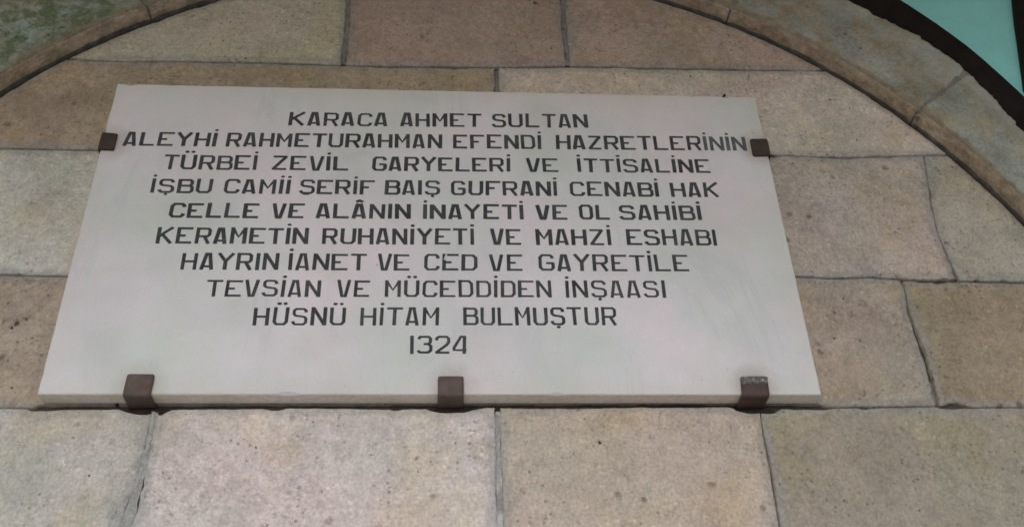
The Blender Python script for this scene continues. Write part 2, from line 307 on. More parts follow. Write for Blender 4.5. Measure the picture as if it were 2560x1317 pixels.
M_STONE = stone_material('limestone')
M_PIT = plain('shaded_pit', (0.12, 0.10, 0.08), 0.97, 0.4, 150)  # pit floors: the shade inside the holes is put into this dark colour
M_ARCH = arch_face_material()
M_SOFFIT = soffit_material()
M_MARBLE = marble_material()
M_EDGE = marble_edge_material()
M_INK = letter_material('letter_paint', (0.045, 0.045, 0.047), (0.092, 0.092, 0.094))
M_FADED = letter_material('faded_letter_paint', (0.095, 0.098, 0.103), (0.15, 0.153, 0.158))
M_MORTAR = plain('pale_mortar', (0.395, 0.375, 0.345), 0.95, 0.35, 50)
M_MORTAR2 = plain('grey_mortar', (0.245, 0.215, 0.20), 0.95, 0.35, 45)
M_DARKMORTAR = plain('old_dark_mortar', (0.085, 0.07, 0.057), 0.97, 0.3, 60)
M_JOINT_SHADE = plain('shaded_joint_mortar', (0.205, 0.178, 0.145), 0.97, 0.35, 60)  # joint behind the soffit, darkened to paint in the crevice's shade line
M_STRAP = paint_metal('brown_painted_iron', (0.120, 0.088, 0.076), rust=0.5)
M_STRAP_DARK = paint_metal('dark_brown_iron', (0.062, 0.042, 0.034), rust=0.4)
M_STRAP_CHIP = paint_metal('chipped_brown_iron', (0.088, 0.058, 0.050), chip=0.9, rust=0.5)
M_HOLE_SHADE_AND_NAIL = plain('hole_shade_and_nail', (0.035, 0.026, 0.022), 0.97, 0.3, 90)  # paints the shade of the strap holes; also colours the nail and scratch
M_DAB = plain('pale_plaster', (0.62, 0.58, 0.50), 0.95, 0.15, 90)
M_TRIM = plain('dark_brown_paint', (0.014, 0.0095, 0.0085), 0.7, 0.35, 25, 0.0012)
M_TURQ = plain('turquoise_paint', (0.33, 0.75, 0.73), 0.8, 0.05, 18, 0.0012)
M_PAVE = plain('grey_paving', (0.28, 0.27, 0.26), 0.9, 0.15, 3)
M_SHADE_ROOF = plain('shade_roof_boards', (0.09, 0.075, 0.06), 0.9, 0.15, 6)  # for the unseen roof added to shade the wall

# ------------------------------------------------------------------ setting out of view: the paving, and a roof added and shaped to shade the wall
def box(x0, x1, y0, y1, z0, z1):
    v = [(x, y, z) for z in (z0, z1) for y in (y0, y1) for x in (x0, x1)]
    f = [(0, 2, 3, 1), (4, 5, 7, 6), (0, 1, 5, 4), (2, 6, 7, 3), (0, 4, 6, 2), (1, 3, 7, 5)]
    return v, f
o = link('pavement', mesh('pavement', [(-60, -60, 0), (60, -60, 0), (60, 60, 0), (-60, 60, 0)], [(0, 1, 2, 3)]), [M_PAVE]); o['kind'] = 'structure'
RV = [(-3.2, 0.05), (3.6, 0.05), (3.6, -3.6), (-3.2, -3.2)]
rv = [(x, y, 3.27) for x, y in RV] + [(x, y, 3.40) for x, y in RV]
o = link('added_shade_roof', mesh('added_shade_roof', rv, [(0, 1, 2, 3), (7, 6, 5, 4), (0, 4, 5, 1), (1, 5, 6, 2), (2, 6, 7, 3), (3, 7, 4, 0)]), [M_SHADE_ROOF]); o['kind'] = 'structure'

# ------------------------------------------------------------------ the stone wall
wall = empty('stone_wall', 'pale limestone block wall behind the white marble plaque, under the arch', 'wall', (0.0, YW, 0.0))

def ccw(P):
    a = 0.5 * np.sum(P[:, 0] * np.roll(P[:, 1], -1) - np.roll(P[:, 0], -1) * P[:, 1])
    return P if a > 0 else P[::-1]
def clip_circle(P, c, r):
    """keep the part of polygon P inside the circle (64-gon half planes on the upper half)"""
    P = [tuple(q) for q in P]
    for k in range(-2, 67):
        th = math.pi * (k + 0.5) / 64
        n = (math.cos(th), math.sin(th)); lim = n[0] * c[0] + n[1] * c[1] + r
        out = []
        for i in range(len(P)):
            a, b = P[i - 1], P[i]
            da, db = n[0] * a[0] + n[1] * a[1] - lim, n[0] * b[0] + n[1] * b[1] - lim
            if (da <= 0) != (db <= 0):
                t = da / (da - db); out.append((a[0] + t * (b[0] - a[0]), a[1] + t * (b[1] - a[1])))
            if db <= 0: out.append(b)
        P = out
        if len(P) < 3: return None
    return np.array(P)
def resample(P, step):
    out = []
    for i in range(len(P)):
        a, b = P[i], P[(i + 1) % len(P)]; L = np.hypot(*(b - a)); n = max(1, int(round(L / step)))
        for k in range(n): out.append(a + (b - a) * k / n)
    out = np.array(out); d = np.hypot(*(out - np.roll(out, 1, 0)).T)
    return out[d > step * 0.2]
def inset(P, d):
    t = np.roll(P, -1, 0) - np.roll(P, 1, 0); t /= np.maximum(np.hypot(t[:, 0], t[:, 1])[:, None], 1e-9)
    d = d[:, None] if isinstance(d, np.ndarray) else d
    return P + d * np.stack([-t[:, 1], t[:, 0]], 1)
def inside(pts, P):
    x, y = pts[:, 0], pts[:, 1]; r = np.zeros(len(pts), bool); j = len(P) - 1
    for i in range(len(P)):
        xi, yi, xj, yj = P[i, 0], P[i, 1], P[j, 0], P[j, 1]
        if yi != yj:
            r ^= ((yi > y) != (yj > y)) & (x < (xj - xi) * (y - yi) / (yj - yi) + xi)
        j = i
    return r
def dist_to(pts, P):
    d = np.full(len(pts), 9.0)
    for i in range(len(P)):
        a, b = P[i], P[(i + 1) % len(P)]; ab = b - a; t = np.clip(((pts - a) @ ab) / max(ab @ ab, 1e-12), 0, 1)
        d = np.minimum(d, np.hypot(*(pts - (a + t[:, None] * ab)).T))
    return d

# pits and holes in the stones seen on the wall: (x, z, radius)
SPOTS = [(0.2947, 2.9156, 0.0026), (0.2920, 2.9018, 0.0016), (-0.2286, 2.1392, 0.0018), (-0.2384, 2.1211, 0.0013), (0.2059, 2.1450, 0.0032), (0.5974, 2.1150, 0.0018), (-0.5622, 2.3167, 0.0047), (-0.5506, 2.3242, 0.0032), (-0.5669, 2.3105, 0.0032), (0.1588, 2.9664, 0.0053), (0.1465, 2.9720, 0.0037), (-0.4248, 2.1032, 0.0016), (-0.1425, 2.0811, 0.0013), (-0.0260, 2.1065, 0.0013), (-0.0850, 2.1291, 0.0013), (0.4883, 2.0673, 0.0013), (0.5096, 2.0656, 0.0016), (0.6048, 2.0524, 0.0016), (-0.3195, 2.8141, 0.0021), (0.4083, 2.7979, 0.0021), (-0.5307, 2.3608, 0.0021), (-0.5591, 2.2615, 0.0018), (-0.5447, 2.2223, 0.0018), (0.5069, 2.8010, 0.0016), (0.6622, 2.6644, 0.0021), (0.6364, 2.7504, 0.0018), (0.6664, 2.7335, 0.0021), (0.5944, 2.7600, 0.0016), (0.5882, 2.7420, 0.0016), (0.5558, 2.3421, 0.0021), (0.5689, 2.3488, 0.0016), (0.5794, 2.3357, 0.0016), (0.5468, 2.2998, 0.0021), (0.5833, 2.2968, 0.0018), (0.5875, 2.2854, 0.0016), (0.5755, 2.3656, 0.0026), (0.6949, 2.1939, 0.0032)]

def block_mesh(P, seed, y0=YW, step=0.009, proud=0.0):
    """a dressed stone with worn arrises: outline P, face at y0"""
    P = ccw(resample(P, 0.006))
    jit = np.array([fbm(q[0] * 45, q[1] * 45, seed, 3) for q in P]) * 0.0011 + np.array([max(0, fbm(q[0] * 26, q[1] * 26, seed + 9, 3) - 0.30) for q in P]) * 0.007
    P = inset(P, np.abs(jit))
    R1, R2 = inset(P, 0.0016), inset(P, 0.0045)
    lo, hi = P.min(0), P.max(0)
    g = np.stack(np.meshgrid(np.arange(lo[0], hi[0], step), np.arange(lo[1], hi[1], step)), -1).reshape(-1, 2)
    g = g + (np.random.RandomState(seed).rand(*g.shape) - .5) * step * 0.5
    g = g[inside(g, P)]; g = g[dist_to(g, P) > 0.0085]
    n = len(P)
    rs = np.random.RandomState(seed + 500); pits = [q for q in SPOTS if inside(np.array([q[:2]]), P)[0] and dist_to(np.array([q[:2]]), P)[0] > q[2] * 1.3]
    pp, pdp = [], []
    for (px, pz, pr) in pits:
        g = g[np.hypot(g[:, 0] - px, g[:, 1] - pz) > pr * 1.5]
        pp.append((px, pz)); pdp.append(pr * 0.9 + 0.001)
        a0, el, an = rs.rand() * 6, 1 + 0.5 * rs.rand(), rs.rand() * 3
        for rr, dd in ((0.55, 0.75), (1.0, 0.0)):
            for k in range(9):
                a = a0 + k * 2 * math.pi / 9; q = pr * rr * (0.75 + 0.5 * rs.rand())
                u, v_ = q * math.cos(a) * el, q * math.sin(a) / el
                pp.append((px + u * math.cos(an) - v_ * math.sin(an), pz + u * math.sin(an) + v_ * math.cos(an))); pdp.append(dd * (pr * 0.9 + 0.001))
    pp = np.array(pp).reshape(-1, 2)
    pts = np.concatenate([P, R1, R2, g, pp])
    dep = np.concatenate([np.full(n, 0.0022), np.full(n, 0.0007), np.full(n, 0.0001), np.zeros(len(g)), np.array(pdp)])
    edges = [(i, (i + 1) % n) for i in range(n)] + [(n + i, n + (i + 1) % n) for i in range(n)] + [(2 * n + i, 2 * n + (i + 1) % n) for i in range(n)]
    V, E_, F, ov, _, _ = delaunay_2d_cdt([Vector(q) for q in pts], edges, [], 0, 1e-6)
    V = np.array([tuple(q) for q in V])
    d2 = np.array([dep[o_[0]] if o_ else 0.001 for o_ in ov])
    cen = np.array([V[list(f)].mean(0) for f in F]); keep = inside(cen, P)
    F = [tuple(f) for f, k in zip(F, keep) if k]
    ys = np.array([y0 - proud + d2[i] + 0.0016 * fbm(V[i, 0] * 7, V[i, 1] * 7, seed) + 0.0007 * fbm(V[i, 0] * 34, V[i, 1] * 34, seed + 4) for i in range(len(V))])
    # the plaque and clamps bear on the wall: never let the stone rise through their plane
    ys = np.maximum(ys, y0 - proud - 0.0016)
    verts = [(V[i, 0], ys[i], V[i, 1]) for i in range(len(V))]
    inv = {}
    for i, o_ in enumerate(ov):
        for k in o_: inv[k] = i
    ring = [inv[i] for i in range(n) if i in inv]
    base = len(verts); m = len(ring)
    verts += [(verts[i][0], y0 + 0.03, verts[i][2]) for i in ring]
    F2 = []
    for f in F:
        a, b, c = V[f[0]], V[f[1]], V[f[2]]
        cr = (b[0] - a[0]) * (c[1] - a[1]) - (b[1] - a[1]) * (c[0] - a[0])
        F2.append(f if cr > 0 else f[::-1])     # normal towards -y
    mi = [1 if any(np.hypot(V[list(f)].mean(0)[0] - q[0], V[list(f)].mean(0)[1] - q[1]) < q[2] * 0.72 for q in pits) else 0 for f in F2]
    for k in range(m):
        k2 = (k + 1) % m
        F2.append((ring[k2], ring[k], base + k, base + k2))
    me = mesh('stone_block', verts, F2, True, mi + [0] * (len(F2) - len(mi)))
    ev = np.zeros(len(verts)); ev[:len(V)] = np.exp(-dist_to(V, P) / 0.011); ev[len(V):] = 1
    me.attributes.new('edge', 'FLOAT', 'POINT').data.foreach_set('value', ev.astype(np.float32))
    return me

TOPJ = [(-1.4, 3.30), (1.4, 3.30)]
LOWJ = [(-1.5, 1.878), (1.5, 1.884)]
def ext(J, x0=-1.5, x1=1.5):
    return [(x0, J[0][1] - 0.002)] + [tuple(q) for q in J] + [(x1, J[-1][1] + 0.001)]
J1, J2, J3, J4 = ext(D['J1']), ext(D['J2']), ext(D['J3']), ext(D['J4'])
def vconst(x): return [(x, 0), (x, 4)]
def vline(k): q = D[k]; return [tuple(a) for a in q]
LEFT, RIGHT = vconst(-1.45), vconst(1.5)

SOCKETS = [(-0.372, 0.032, 0.0105), (0.0165, 0.034, 0.0085), (0.417, 0.032, 0.013)]
def gapfun(name, x):
    """half gap below the joint line / above it"""
    n = fbm(x * 22, 3.3 * len(name), hash(name[-1]) % 7 if False else ord(name[-1]), 3)
    if name == 'J4':
        lo = max(0.0001, 0.0003 + 0.0009 * n); hi = 0.0003
        if -0.515 < x < 0.515: lo += 0.0016 + 0.0012 * fbm(x * 9, 1.0, 2.0, 2)
        for sx, sw, sd in SOCKETS:
            lo += sd * max(0.0, 1 - ((x - sx) / sw) ** 2) ** 0.7 * 0.75
        if -0.512 < x < 0.512: hi = 0.0042 + 0.0012 * fbm(x * 14, 4.0, 2.0, 3)
        hi += 0.0075 * math.exp(-((x - 0.693) / 0.014) ** 2)
        return max(lo, 0.0006), hi
    if name == 'J1':
        c = math.exp(-((x - 0.06) / 0.16) ** 2)
        return max(0.0004, 0.0008 + 0.0012 * n + 0.0014 * c), max(0.0004, 0.0009 + 0.001 * n + 0.0012 * c)
    if name == 'J3': return max(0.0005, 0.0014 + 0.0012 * n), 0.0010
    if name == 'J2': return max(0.0004, 0.0009 + 0.001 * n), 0.0006
    return 0.0015, 0.0015

def G(g, z): return g(z) if callable(g) else g
def wedge(z): return float(np.interp(z, [2.20, 2.225, 2.30, 2.35, 2.365, 2.40], [0.0023, 0.0026, 0.0019, 0.0010, 0.0004, 0.0003]))
def v5a(z): return float(np.interp(z, [1.88, 2.05, 2.10, 2.16, 2.20], [0.0080, 0.0062, 0.0040, 0.0032, 0.0026]))
def faint(z): return float(np.interp(z, [2.40, 2.45, 2.50, 2.64], [0.0011, 0.0009, 0.0004, 0.0003]))
blocks = [
    # top joint, bottom joint, left, right, half gaps (left, right), tint
    ('T', TOPJ, 'J1', J1, LEFT, vline('V1a'), 0.001, 0.0040, (0.574, 0.503, 0.407)),
    ('T', TOPJ, 'J1', J1, vline('V1a'), vline('V1b'), 0.0035, 0.0045, (0.482, 0.354, 0.293)),
    ('T', TOPJ, 'J1', J1, vline('V1b'), RIGHT, 0.0035, 0.001, (0.501, 0.380, 0.315)),
    ('J1', J1, 'J2', J2, LEFT, vline('V2'), 0.001, 0.0035, (0.453, 0.349, 0.260)),
    ('J1', J1, 'J2', J2, vline('V2'), RIGHT, 0.003, 0.001, (0.670, 0.559, 0.490)),
    ('J2', J2, 'J3', J3, LEFT, vline('V3l'), 0.001, 0.002, (0.632, 0.573, 0.501)),
    ('J2', J2, 'J3', J3, vline('V3l'), vline('V3r'), 0.002, faint, (0.549, 0.447, 0.398)),
    ('J2', J2, 'J3', J3, vline('V3r'), RIGHT, faint, 0.001, (0.497, 0.440, 0.365)),
    ('J3', J3, 'J4', J4, LEFT, vline('V4l'), 0.001, 0.002, (0.463, 0.364, 0.286)),
    ('J3', J3, 'J4', J4, vline('V4l'), vline('V4r'), 0.002, wedge, (0.443, 0.355, 0.287)),
    ('J3', J3, 'J4', J4, vline('V4r'), RIGHT, wedge, 0.001, (0.395, 0.303, 0.215)),
    ('J4', J4, 'B', LOWJ, LEFT, vline('V5a'), 0.001, v5a, (0.571, 0.504, 0.454)),
    ('J4', J4, 'B', LOWJ, vline('V5a'), vline('V5b'), v5a, 0.0034, (0.711, 0.594, 0.550)),
    ('J4', J4, 'B', LOWJ, vline('V5b'), vline('V5c'), 0.0034, 0.0007, (0.564, 0.452, 0.369)),
    ('J4', J4, 'B', LOWJ, vline('V5c'), RIGHT, 0.0009, 0.001, (0.381, 0.320, 0.251)),
]
for bi, (tn, tj, bn, bj, lj, rj, gl, gr, tint) in enumerate(blocks):
    def corner(vj, J, s=0):
        z = 2.5
        for _ in range(6):
            x = interp(vj, z, 1); z = interp(J, x, 0)
        return x, z
    (xlb, zlb), (xrb, zrb) = corner(lj, bj), corner(rj, bj)
    (xlt, zlt), (xrt, zrt) = corner(lj, tj), corner(rj, tj)
    P = []
    n = max(3, int((xrb - xlb) / 0.006))
    for k in range(n + 1):
        a_, b_ = xlb + G(gl, zlb), xrb - G(gr, zrb); x = a_ + (b_ - a_) * k / n
        P.append((x, interp(bj, x, 0) + gapfun(bn, x)[1]))
    m = max(3, int((zrt - zrb) / 0.008))
    for k in range(1, m):
        z = zrb + (zrt - zrb) * k / m
        P.append((interp(rj, z, 1) - G(gr, z) * (1 + 0.5 * fbm(z * 16, bi, 1.0, 4)), z))
    n = max(3, int((xrt - xlt) / 0.006))
    for k in range(n, -1, -1):
        a_, b_ = xlt + G(gl, zlt), xrt - G(gr, zrt); x = a_ + (b_ - a_) * k / n
        P.append((x, interp(tj, x, 0) - gapfun(tn, x)[0]))
    for k in range(m - 1, 0, -1):
        z = zlb + (zlt - zlb) * k / m
        P.append((interp(lj, z, 1) + G(gl, z) * (1 + 0.5 * fbm(z * 16, bi + 20, 1.0, 4)), z))
    P = np.array(P)
    P = clip_circle(P, AC, 0.9455)
    if P is None: continue
    link('stone_block', block_mesh(P, 11 + bi), [M_STONE, M_PIT], wall, color=tint)

# mortar: a dark bed deep in the joints and paler pointing in the upright joints
nx, nz = 150, 130
gx = np.linspace(-1.2, 1.2, nx); gz = np.linspace(1.7, 3.25, nz)
bv = []; bf = []; bm = []
idx = {}
for j in range(nz):
    for i in range(nx):
        x, z = gx[i], gz[j]
        idx[i, j] = len(bv); bv.append((x, YW + 0.0085 + 0.002 * fbm(x * 30, z * 30, 1), z))
for j in range(nz - 1):
    for i in range(nx - 1):
        cx, cz = (gx[i] + gx[i + 1]) / 2, (gz[j] + gz[j + 1]) / 2
        if math.hypot(cx - AC[0], cz - AC[1]) < 1.03:
            bf.append((idx[i, j], idx[i + 1, j], idx[i + 1, j + 1], idx[i, j + 1])); bm.append(1)
def pointing(vj, z0, z1, half, depth, seed=5.0, mi=0):
    """uneven pointing pressed into an upright joint; it lifts off the stone here and there and leaves dark cracks"""
    n = int((z1 - z0) / 0.003)
    for k in range(n + 1):
        z = z0 + (z1 - z0) * k / n; hw = G(half, z); sh = 0.35 * hw * fbm(z * 22, seed, 2.0, 3); hw *= 1.12 + 0.45 * fbm(z * 35, seed, 7.0, 4); xc = interp(vj, z, 1) + sh
        for q in range(7):
            u = (q - 3) / 3
            x = xc + u * hw
            y = YW + depth + 0.0008 + 0.0012 * abs(u) ** 4 + 0.0024 * fbm(x * 160, z * 90, seed, 4) + 0.004 * max(0.0, fbm(z * 28, u * .7, seed + 3, 3) - 0.1)
            bv.append((x, y, z))
        if k:
            b0 = len(bv) - 14
            for q in range(6): bf.append((b0 + q, b0 + q + 1, b0 + q + 8, b0 + q + 7)); bm.append(mi)
pointing(vline('V1a'), 2.807, 3.06, 0.0042, 0.0008, 3.0, 2)
pointing(vline('V1b'), 2.817, 3.06, 0.0044, 0.0008, 4.0, 2)
pointing(vline('V2'), 2.70, 2.805, 0.0036, 0.003, 6.0, 2)
pointing(vline('V4r'), 2.200, 2.235, lambda z: wedge(z) * 0.8, 0.0045, 7.0, 2)
pointing(vline('V5a'), 1.89, 2.189, lambda z: v5a(z) * 1.05, 0.0002, 8.0)
pointing(vline('V5b'), 1.89, 2.189, 0.0036, 0.0010, 9.0)
link('mortar', mesh('mortar', bv, bf, True, bm), [M_MORTAR, M_DARKMORTAR, M_MORTAR2], wall)
# the rest of the wall down to the ground (below the picture)
v, f = box(-1.45, 1.5, YW, YW + 0.3, 0.0, 1.876)
link('lower_wall', mesh('lower_wall', v, f), [M_STONE], wall, color=(0.44, 0.41, 0.37))

# ------------------------------------------------------------------ the stone arch
arch = empty('stone_arch', 'weathered grey stone arch ring with brown underside, over the plaque', 'arch', (AC[0], 0.0, AC[1]))
def r_out(deg):
    return float(np.interp(deg, [0, 32.2, 36.9, 40.4, 45.1, 48.7, 52, 60, 80, 100, 125, 180], [1.055, 1.063, 1.0805, 1.097, 1.1016, 1.097, 1.0998, 1.10, 1.11, 1.13, 1.19, 1.20]))
YF = -0.005
def voussoir(d0, d1, seed, tint, alpha):
    gap = 0.0014
    a0, a1 = math.radians(d0) + gap / AR, math.radians(d1) - gap / AR
    na = max(6, int((a1 - a0) * AR / 0.005))
    # profile (radius offset, y, part): soffit back -> arris -> face -> outer side
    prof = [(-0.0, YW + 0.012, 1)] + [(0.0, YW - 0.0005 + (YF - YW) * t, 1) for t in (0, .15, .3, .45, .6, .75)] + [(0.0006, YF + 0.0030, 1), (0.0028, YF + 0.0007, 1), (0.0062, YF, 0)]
    nr = 34
    verts = []; faces = []; mi = []
    wob = fbm(seed, 2.2, 1) * 0.004
    for i in range(na + 1):
        a = a0 + (a1 - a0) * i / na; ca, sa = math.cos(a), math.sin(a)
        # shoulder of the joint: round the ends of the stone
        e = min(a - a0, a1 - a) * AR
        endr = 0.0035 * math.exp(-e / 0.003)
        ro = r_out(math.degrees(a)) + 0.0030 * fbm(a * 60, seed, 3.0, 4) + 0.0030 * fbm(a * 330, seed, 5.0, 3)
        jag = 0.0016 * fbm(a * 26, seed, 1.5, 4)
        row = []
        for pi_, (dr, y, p) in enumerate(prof):
            if pi_ == 1: y = YW - 0.0004 - 0.0026 * max(0.0, 0.22 + fbm(a * 18, seed, 31.0, 5)) - (0.0008 if a > 2.0 else 0)
            if pi_ == 2: y = min(y, YW - 0.0075)
            chip = 0.0045 * max(0.0, fbm(a * 34, seed, 8.0, 4) - 0.15) if dr > 0 or y < YF + 0.012 else 0
            r = AR + dr + jag * (1 if y < YW - 0.004 else .4) + 0.0020 * fbm(a * 80, y * 90, seed, 4) + chip * (0.8 if dr < 0.003 else 0.3)
            row.append((r, y + chip * 0.8 + endr))
        r0 = row[-1][0]
        for k in range(1, nr + 1):
            r = r0 + (ro - r0) * k / nr
            x, z = AC[0] + r * ca, AC[1] + r * sa
            y = YF + 0.0042 * fbm(x * 11, z * 11, seed, 4) + 0.0016 * fbm(x * 60, z * 60, seed + 3, 3) + endr + 0.0035 * math.exp(-(ro - r) / 0.004)
            y += wob * (k / nr)
            row.append((r, y))
        row.append((ro + 0.0006, YF + 0.012)); row.append((ro + 0.0006, YW + 0.012))
        verts += [(AC[0] + r * ca, y, AC[1] + r * sa) for r, y in row]
        L = len(row)
        if i:
            b0, b1 = (i - 1) * L, i * L
            for k in range(L - 1):
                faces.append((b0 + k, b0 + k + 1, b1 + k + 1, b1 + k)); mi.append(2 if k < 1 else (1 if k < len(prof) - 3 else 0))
    L = len(row)
    for b, flip in ((0, False), (na * L, True)):        # end faces
        c = len(verts); mid = verts[b + L // 2]
        verts.append((verts[b + L // 2][0], YW + 0.012, verts[b + L // 2][2]))
        for k in range(L - 1):
            t = (b + k, b + k + 1, c) if not flip else (b + k + 1, b + k, c)
            faces.append(t[::-1]); mi.append(1)
    me = mesh('voussoir', verts, faces, True, mi)
    o = link('voussoir', me, [M_ARCH, M_SOFFIT, M_JOINT_SHADE], arch)
    o.color = (*tint, alpha)
    return o
VJ = [-2, 18.5, 39.6, 61.0, 82, 103, 122.6, 144, 165, 182]
VT = [((.30,.29,.26),.9),((.41,.405,.365),.85),((.40,.385,.345),.95),((.38,.325,.275),.95),((.34,.30,.24),.9),((.34,.34,.31),.5),((.385,.41,.37),.05),((.345,.385,.335),.05),((.32,.34,.29),.1),((.30,.30,.27),.4)]
for i in range(len(VJ) - 1):
    t, al = VT[i]
    voussoir(VJ[i], VJ[i + 1], 3 + 2 * i, t, al)
# mortar in the ring joints
M_RING = plain('ring_mortar', (0.23, 0.215, 0.18), 0.95, 0.35, 50)
for dg in VJ[1:-1]:
    jv = []; jf = []
    a = math.radians(dg); ta = Vector((-math.sin(a), 0, math.cos(a))); ra = Vector((math.cos(a), 0, math.sin(a)))
    pts = [(AR + 0.0015, YW + 0.01), (AR + 0.0015, YF + 0.006), (AR + 0.005, YF + 0.003)] + [(AR + 0.005 + (r_out(dg) - AR - 0.008) * k / 12, YF + 0.0034 + 0.002 * fbm(k * 1.3, dg, 2)) for k in range(1, 13)]
    for r, y in pts:
        for sd in (-0.008, 0.008):
            q = Vector((AC[0], 0, AC[1])) + ra * r + ta * sd; jv.append((q.x, y, q.z))
    for k in range(len(pts) - 1): jf.append((2 * k, 2 * k + 1, 2 * k + 3, 2 * k + 2))
    link('joint_mortar', mesh('joint_mortar', jv, jf), [M_RING], arch)

# ------------------------------------------------------------------ turquoise spandrel and its dark arched borders
def band(inner, outer, y0, y1):
    """a flat curved board between two polylines"""
    n = len(inner); v = []; f = []
    for (a, b) in zip(inner, outer):
        v += [(a[0], y0, a[1]), (b[0], y0, b[1]), (b[0], y1, b[1]), (a[0], y1, a[1])]
    for i in range(n - 1):
        for k in range(4):
            f.append((4 * i + k, 4 * i + (k + 1) % 4, 4 * i + 4 + (k + 1) % 4, 4 * i + 4 + k))
    f += [(3, 2, 1, 0), (4 * n - 4, 4 * n - 3, 4 * n - 2, 4 * n - 1)]
    return v, [q[::-1] for q in f]
def trim_r(d): return float(np.interp(d, [0, 28, 32, 34.95, 37.7, 41.4, 45.2, 48.7, 55, 70, 100, 125, 180], [1.095, 1.118, 1.129, 1.1364, 1.1448, 1.158, 1.1667, 1.174, 1.178, 1.180, 1.195, 1.265, 1.28]))
inn, out = [], []
for d in np.arange(-1, 181.1, 0.75):
    a = math.radians(d); ri = r_out(d) - 0.02; ro = trim_r(d) + 0.0006 * fbm(a * 40, 1, 1)
    inn.append((AC[0] + ri * math.cos(a), AC[1] + ri * math.sin(a))); out.append((AC[0] + ro * math.cos(a), AC[1] + ro * math.sin(a)))
v, f = band(inn, out, 0.008, YW + 0.02)
tag(link('arched_border', mesh('arched_border', v, f), [M_TRIM], None, (AC[0], 0.008, AC[1])), 'dark brown curved border following the outer edge of the stone arch', 'border')
# neighbouring border, at the right edge of the photo
t2 = [(1.035, 3.10), (1.027, 3.045)] + [tuple(q) for q in D['trim2']] + [(0.950, 2.715), (0.925, 2.62), (0.90, 2.50)]
t2 = [(1.36 - 0.02 * 0, 0)] if False else t2
inn = t2; out = [(x + 0.055 + 0.004 * i, z - 0.012) for i, (x, z) in enumerate(t2)]
# keep it clear of the first border where the two meet
inn = [(max(x, AC[0] + math.sqrt(max(0, (trim_r(math.degrees(math.atan2(z - AC[1], x - AC[0]))) + 0.002) ** 2 - (z - AC[1]) ** 2))), z) for x, z in inn]
out = [(max(b[0], a[0] + 0.05), b[1]) for a, b in zip(inn, out)]
v, f = band(out, inn, 0.006, YW + 0.02)
tag(link('arched_border', mesh('arched_border', v, f), [M_TRIM], None, (1.0, 0.006, 2.86)), 'dark brown border strip at the right of the turquoise panel', 'border')
# painted panel behind both borders
v, f = [], []
pts = []
for d in np.arange(0, 180.1, 3): 
    a = math.radians(d); r = trim_r(d) - 0.02; pts.append((AC[0] + r * math.cos(a), AC[1] + r * math.sin(a)))
outer = []
for d in np.arange(0, 180.1, 3):
    a = math.radians(d); c, s = math.cos(a), math.sin(a); k = min(1.5 / max(abs(c), 1e-6), 1.165 / max(abs(s), 1e-6)); outer.append((AC[0] + k * c, AC[1] + k * s))
v, f = band(pts, outer, 0.014, YW + 0.03)
tag(link('painted_panel', mesh('painted_panel', v, f), [M_TURQ], None, (AC[0], 0.014, AC[1])), 'smooth turquoise painted wall panel beyond the dark border of the arch', 'painted wall')

# ------------------------------------------------------------------ the marble plaque, letters cut into it
GL = {}
def rr(pts): return pts
E_ = 'E'
GL['A'] = (.84, [[(0.11, 0), (0.32, 1)], [(0.20, .955), (0.62, .955)], [(0.50, 1), (0.72, 0)], [(0.15, .20), (0.68, .20)]])
GL['B'] = (.92, [[(.12, 0), (.12, 1)], [(.10, .93), (.72, .93), (.83, .84), (.83, .64), (.72, .53)], [(.15, .53), (.76, .53)], [(.70, .53), (.87, .44), (.88, .16), (.76, .07), (.10, .07)]])
GL['C'] = (.92, [[(.84, .72), (.82, .84), (.72, .93), (.26, .93), (.13, .80), (.12, .20), (.25, .07), (.72, .07), (.83, .16), (.85, .28)]])
GL['D'] = (.92, [[(.12, 0), (.12, 1)], [(.10, .93), (.68, .93), (.84, .78), (.85, .22), (.70, .07), (.10, .07)]])
GL['E'] = (.98, [[(.12, 0), (.12, 1)], [(.10, .93), (.96, .93)], [(.15, .49), (.56, .49)], [(.10, .07), (.96, .07)]])
GL['F'] = (.94, [[(.12, 0), (.12, 1)], [(.10, .93), (.94, .93)], [(.15, .50), (.58, .50)]])
GL['G'] = (.94, [[(.84, .74), (.82, .84), (.72, .93), (.26, .93), (.13, .80), (.12, .20), (.25, .07), (.74, .07), (.86, .18), (.86, .46)], [(.46, .46), (.92, .46)]])
GL['H'] = (.95, [[(.12, 0), (.12, 1)], [(.84, 0), (.84, 1)], [(.15, .50), (.82, .50)]])
GL['I'] = (.26, [[(.13, 0), (.13, 1)]])
GL['K'] = (1.02, [[(.12, 0), (.12, 1)], [(.16, .44), (.52, .72), (.94, 1.0)], [(.34, .56), (.92, .02)]])
GL['L'] = (.94, [[(.12, 0), (.12, 1)], [(.10, .07), (.93, .07)]])
GL['M'] = (1.0, [[(.12, 0), (.12, 1)], [(.88, 0), (.88, 1)], [(.10, .97), (.50, .42), (.90, .97)]])
GL['N'] = (.95, [[(.12, 0), (.12, 1)], [(.84, 0), (.84, 1)], [(.13, .97), (.83, .04)]])
GL['O'] = (.92, [[(.26, .93), (.70, .93), (.83, .80), (.83, .20), (.70, .07), (.26, .07), (.13, .20), (.13, .80), (.26, .93)]])
GL['R'] = (.96, [[(.12, 0), (.12, 1)], [(.10, .93), (.74, .93), (.85, .84), (.85, .56), (.74, .46), (.12, .46)], [(.55, .46), (.86, 0)]])
GL['S'] = (.94, [[(.84, .74), (.80, .86), (.70, .93), (.24, .93), (.13, .84), (.13, .64), (.24, .55), (.74, .49), (.85, .39), (.85, .17), (.72, .07), (.22, .07), (.12, .16), (.09, .24)]])
GL['T'] = (.92, [[(.0, .93), (.92, .93)], [(.46, .92), (.46, 0)]])
